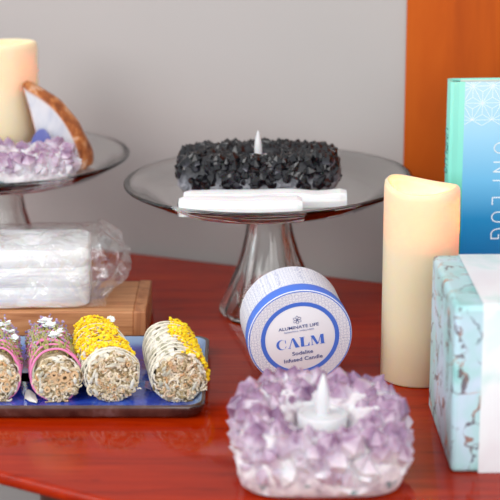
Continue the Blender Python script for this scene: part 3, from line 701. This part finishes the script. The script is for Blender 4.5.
def glyph_calm():
    G = []
    # C
    A_ = [R(q) for q in range(48, 313, 11)]
    for a0, a1 in zip(A_, A_[1:]):
        o_ = lambda a_: (.47+.45*math.cos(a_), .5+.52*math.sin(a_)); i_ = lambda a_: (.58+.33*math.cos(a_), .5+.485*math.sin(a_))
        G.append([o_(a0), o_(a1), i_(a1), i_(a0)])
    G += [[(.8, .62), (.86, .62), (.86, .98), (.8, .88)], [(.74, .12), (.86, .2), (.86, .3), (.8, .24)]]
    # A
    x = 1.0
    G += [[(x+.40, 1.02), (x+.58, 1.02), (x+1.0, .0), (x+.64, .0)], [(x+.40, .98), (x+.44, .9), (x+.14, .0), (x+.09, .0)], [(x+.0, 0), (x+.24, 0), (x+.24, .04), (x+.0, .04)]]
    x = 2.05
    G += [[(x+.08, 0), (x+.36, 0), (x+.36, 1), (x+.08, 1)], [(x, .96), (x+.44, .96), (x+.44, 1), (x, 1)], [(x+.36, 0), (x+.82, 0), (x+.82, .05), (x+.36, .05)], [(x+.66, .05), (x+.82, .05), (x+.82, .34), (x+.79, .34)]]
    x = 2.98
    G += [[(x+.10, 0), (x+.15, 0), (x+.15, 1), (x+.10, 1)], [(x+.02, 0), (x+.24, 0), (x+.24, .04), (x+.02, .04)], [(x+.04, 1), (x+.32, 1), (x+.66, .12), (x+.56, 0), (x+.5, 0)], [(x+.62, .1), (x+.66, .06), (x+.95, 1), (x+.9, 1)], [(x+.88, 0), (x+1.16, 0), (x+1.16, 1), (x+.88, 1)], [(x+.8, 0), (x+1.24, 0), (x+1.24, .04), (x+.8, .04)]]
    return G, 4.24
G, gw = glyph_calm(); h_ = 1.03; wS = 4.8/gw
flat(G, -.05, 'calm_lettering', TINBLUE, t, place=lambda x, z: ((x-gw/2)*wS, -.94+z*h_))
def textmesh(body, size, name, mat, parent, loc, rot, width=None):
    cu = bpy.data.curves.new(name, 'FONT'); cu.body = body; cu.size = size*S; cu.align_x = 'CENTER'; cu.extrude = .008*S; cu.offset = .012*size*S; cu.resolution_u = 3
    tmp = bpy.data.objects.new('tmp', cu); C.objects.link(tmp)
    dg = bpy.context.evaluated_depsgraph_get(); me = bpy.data.meshes.new_from_object(tmp.evaluated_get(dg))
    me.materials.clear(); me.materials.append(mat)
    bpy.data.objects.remove(tmp); bpy.data.curves.remove(cu)
    o = bpy.data.objects.new(name, me); C.objects.link(o); o.parent = parent
    xs = [v_.co.x for v_ in me.vertices]; w_ = max(xs)-min(xs)
    if width: o.scale = (width*S/w_, 1, 1)
    o.location = tuple(q*S for q in loc); o.rotation_euler = rot; return o
up_ = (R(90), 0, 0)
textmesh('ALUMINATE LIFE', .46, 'brand_lettering', TINTEXT, t, (-.05, -.045, 1.08), up_, 3.95)
textmesh('ESSENTIAL WELLNESS', .2, 'small_lettering', TINTXT2, t, (-.05, -.045, .74), up_, 2.9)
textmesh('Sodalite', .56, 'sodalite_lettering', TINTEXT, t, (.1, -.045, -1.76), up_, 2.05)
textmesh('Infused Candle', .56, 'infused_candle_lettering', TINTEXT, t, (.1, -.045, -2.44), up_, 3.8)
lg = []
for k in range(6):
    a_ = R(60*k+30); c_ = (.24*math.cos(a_), .24*math.sin(a_)); e_ = [(c_[0]+.19*math.cos(a_)*math.cos(q)-.12*math.sin(a_)*math.sin(q), c_[1]+.19*math.sin(a_)*math.cos(q)+.12*math.cos(a_)*math.sin(q)) for q in [R(s_) for s_ in range(0, 361, 36)]]
    lg += stroke(e_, .035)
flat(lg, -.045, 'flower_emblem', TINTEXT, t, place=lambda x, z: (x-.12, z+2.0))
# set it on the table: find the lowest point of the turned tin
bpy.context.view_layer.update()
low = min((t.rotation_quaternion @ Vector((r_*math.cos(a_), y_, r_*math.sin(a_)))).z for r_, y_ in ((tr_, 0), (tr_, 1.43), (tr_-.1, L)) for a_ in [2*PI*k/180 for k in range(180)])
t.location = W((4.83, 164.9, -low + .02))

# ------------------------------------------------------------------ book
t = thing('hardcover_book', 'blue and teal hardcover book titled UNPLUG standing behind the ivory pillar candle', 'book', (20.6, 182.6, .02), (0, 0, R(4)))
Wd, Th, Hb = 17.5, 2.3, 26.85
hw = 1.5
mb = MB()
def zprism(mb, pts, z0, z1, mi=0): mb.loft([[(x, y, z0) for x, y in pts], [(x, y, z1) for x, y in pts]], 0, True, True, mi)
zprism(mb, [(hw, 0), (Wd, 0), (Wd, .28), (hw, .28)], 0, Hb, 0)                     # printed front board
mb.build('front_cover', BOOKBLUE, t)
mb = MB()
sp = [(0.35, .0)] + [(-.12*math.sin(PI*q/6) + .05, .15+(Th-.3)*q/6) for q in range(7)] + [(.35, Th)]
inn = [(.4, Th-.25)] + [(.32, Th-.35), (.32, .35)] + [(.4, .25)]
zprism(mb, [(hw, .0), (hw, .26), (.4, .26), (.28, .4), (.28, Th-.4), (.4, Th-.26), (hw, Th-.26), (hw, Th), (.35, Th)] + sp[-2:0:-1] + [(.35, 0), (.9, .06)], 0, Hb, 0)
mb.build('spine', BOOKTEAL, t)
mb = MB(); zprism(mb, [(hw, Th-.28), (Wd, Th-.28), (Wd, Th), (hw, Th)], 0, Hb); mb.build('back_cover', BOOKTEAL, t)
mb = MB(); zprism(mb, [(1.35, .29), (Wd-.3, .29), (Wd-.3, Th-.29), (1.35, Th-.29)], .25, Hb-.12); mb.build('page_block', PAGES, t)
mb = MB(); zprism(mb, [(.45, .3), (1.3, .3), (1.3, Th-.3), (.45, Th-.3)], .3, Hb-.25); mb.build('spine_gap_shade', HOLLOW, t)  # near-black filler standing for the shade in the hollow behind the spine
K = 9.7
def bp_(px, py): return ((px-450)/K*1.0, Hb-(py-79.0)/K)
seen_ = set()
def lineseg(polys, a_, b_, w):
    key = tuple(sorted((tuple(round(q) for q in a_), tuple(round(q) for q in b_))))
    if key in seen_: return
    seen_.add(key)
    A_, B_ = bp_(*a_), bp_(*b_)
    lo_x = hw+.05
    if A_[0] > B_[0]: A_, B_ = B_, A_
    if B_[0] <= lo_x: return
    if A_[0] < lo_x:
        k = (lo_x-A_[0])/(B_[0]-A_[0]); A_ = (lo_x, A_[1]+(B_[1]-A_[1])*k)
    if max(A_[1], B_[1]) > Hb-.02:
        if A_[1] > B_[1]: A_, B_ = B_, A_
        if A_[1] > Hb-.02: return
        k = (Hb-.02-A_[1])/(B_[1]-A_[1]); B_ = (A_[0]+(B_[0]-A_[0])*k, Hb-.02)
    polys += stroke([A_, B_], w)
polys = []; s_ = 19.9; hh_ = s_*.866
def tri(p, q, r_):
    c_ = ((p[0]+q[0]+r_[0])/3, (p[1]+q[1]+r_[1])/3)
    for e_ in ((p, q), (q, r_), (r_, p)): lineseg(polys, e_[0], e_[1], .05)
    for e_ in (p, q, r_): lineseg(polys, e_, c_, .05)
y0_ = 83.3
for row in range(-1, 2):
    for k in range(-1, 8):
        xa = 472.7+s_*k - (s_/2 if row % 2 else 0); ya = y0_+row*hh_; xb = xa+s_/2
        tri((xa, ya), (xa+s_, ya), (xb, ya+hh_)); tri((xa+s_, ya), (xb, ya+hh_), (xb+s_, ya+hh_))
yb_ = y0_+2*hh_
for k in range(-1, 8):
    xa = 472.7+s_*k; c_ = (xa+s_/2, yb_+hh_/3)
    lineseg(polys, (xa, yb_), c_, .05); lineseg(polys, (xa+s_, yb_), c_, .05)
flat(polys, -.015, 'star_pattern', WHITEPR, t, .012)
U = {'U': [[(0, 1), (0, .35)] + [(.5-.5*math.cos(q), .35-.35*math.sin(q)) for q in [PI*i/10 for i in range(1, 10)]] + [(1, .35), (1, 1)]],
     'N': [[(0, 0), (0, 1), (1, 0), (1, 1)]],
     'P': [[(0, 0), (0, 1), (.6, 1)] + [(.6+.4*math.sin(q), .74+.26*math.cos(q)) for q in [PI*i/8 for i in range(1, 8)]] + [(.6, .48), (0, .48)]],
     'L': [[(0, 1), (0, 0), (.85, 0)]],
     'G': [[(.95, .8)] + [(.5+.5*math.cos(q), .5+.5*math.sin(q)) for q in [R(60)+R(300)*i/16*.93 for i in range(17)]][0:12] + [(.5, 0), (1, 0), (1, .45), (.6, .45)]]}
polys = []
for ch, v0, wd_ in (('U', 141.5, 10.5), ('N', 161.3, 10), ('P', 180.3, 10), ('L', 198, 8.5), ('U', 213.3, 10.3), ('G', 230.8, 10.3)):
    for pl in U[ch]:
        pts = []
        for gx, gy in pl:     # letters lie on their side, tops towards the fore edge
            x_, z_ = bp_(496.2, v0+gx*wd_); pts.append((x_+gy*1.75, z_))
        polys += stroke(pts, .12)
flat(polys, -.016, 'title_lettering', WHITEPR, t, .012)
# spine title, seen almost edge on
mb = MB(); y_c = Th/2
for i, (ch, v0, wd_) in enumerate((('U', 128, 6), ('N', 136.5, 6), ('P', 144.5, 6), ('L', 152.5, 4.5), ('U', 159, 6), ('G', 168, 6))):
    for pl in U[ch]:
        pts = [(gy, gx) for gx, gy in pl]
        for q in stroke([( .55+ (1-gy)*1.2, Hb-(v0+gx*wd_-79)/K) for gy, gx in pts], .07):
            vs = [(-.09-.0*yy, yy, zz_) for yy, zz_ in q]; vs2 = [(.02, yy, zz_) for yy, zz_ in q]
            mb.add(vs+vs2, [(0, 1, 2, 3), (7, 6, 5, 4), (0, 4, 5, 1), (1, 5, 6, 2), (2, 6, 7, 3), (3, 7, 4, 0)])
mb.build('spine_lettering', DARKPR, t)

# ------------------------------------------------------------------ marbled carton
t = thing('marbled_gift_box', 'turquoise marbled cardboard gift box with copper veins and pale paper band', 'box', (17.15, 143.4, .02), (0, 0, R(1.3)))
mb = MB(); mb.box(0, 17, 0, 16.1, 0, 14.9); bevel(mb.build('carton', MARBLE, t), .45, 5)
mb = MB(); mb.loft([[(2.35, y_, z_), (14.6, y_, z_), (14.6, y2, z2), (2.35, y2, z2)] for (y_, z_, y2, z2) in
    ((-.04, .0, .0, .0), (-.04, 14.5, .0, 14.5), (.02, 14.8, .1, 14.75), (.2, 14.98, .25, 14.9), (.5, 15.04, .5, 15.0), (15.6, 15.04, 15.6, 15.0), (15.9, 14.98, 15.85, 14.9), (16.1, 14.8, 16.0, 14.75), (16.14, 14.5, 16.1, 14.5), (16.14, 0, 16.1, 0))])
mb.build('paper_band', BAND, t, smooth=True, angle=40)

# ------------------------------------------------------------------ light
w = bpy.data.worlds.new('world'); bpy.context.scene.world = w; w.use_nodes = True
nt = w.node_tree; bg = nt.nodes['Background']; bg.inputs[0].default_value = (.90, .95, 1, 1); bg.inputs[1].default_value = 1.08
def area(name, loc, target, size, energy, col, sy=None):
    ld = bpy.data.lights.new(name, 'AREA'); ld.shape = 'RECTANGLE'; ld.size = size*S; ld.size_y = (sy or size)*S; ld.energy = energy; ld.color = col
    o = bpy.data.objects.new(name, ld); C.objects.link(o); o.location = W(loc)
    d = Vector(W(target)) - Vector(W(loc)); o.rotation_euler = d.to_track_quat('-Z', 'Y').to_euler(); return o
area('window_daylight', (-150, 60, 120), (0, 175, 5), 130, 24, (1, .98, .96))
area('front_fill', (70, -70, 95), (5, 165, 5), 150, 25, (1, .97, .94))  # unseen fill lamp added near the camera to brighten the front faces

# ------------------------------------------------------------------ camera
cam = bpy.data.cameras.new('camera'); co = bpy.data.objects.new('camera', cam); C.objects.link(co)
cam.sensor_width = 36; cam.lens = 36*1800/500
co.location = W((0, 0, 59.3)); co.rotation_euler = (R(90-15.4), 0, 0)
cam.clip_start = .05; cam.clip_end = 50
cam.dof.use_dof = True; cam.dof.focus_distance = 1.765; cam.dof.aperture_fstop = 5.6
sc = bpy.context.scene; sc.camera = co
sc.view_settings.view_transform = 'Standard'; sc.view_settings.look = 'None'; sc.view_settings.exposure = 0; sc.view_settings.gamma = 1; sc.view_settings.use_curve_mapping = False
sc.cycles.use_denoising = True; sc.cycles.max_bounces = 14; sc.cycles.transparent_max_bounces = 24; sc.cycles.transmission_bounces = 12
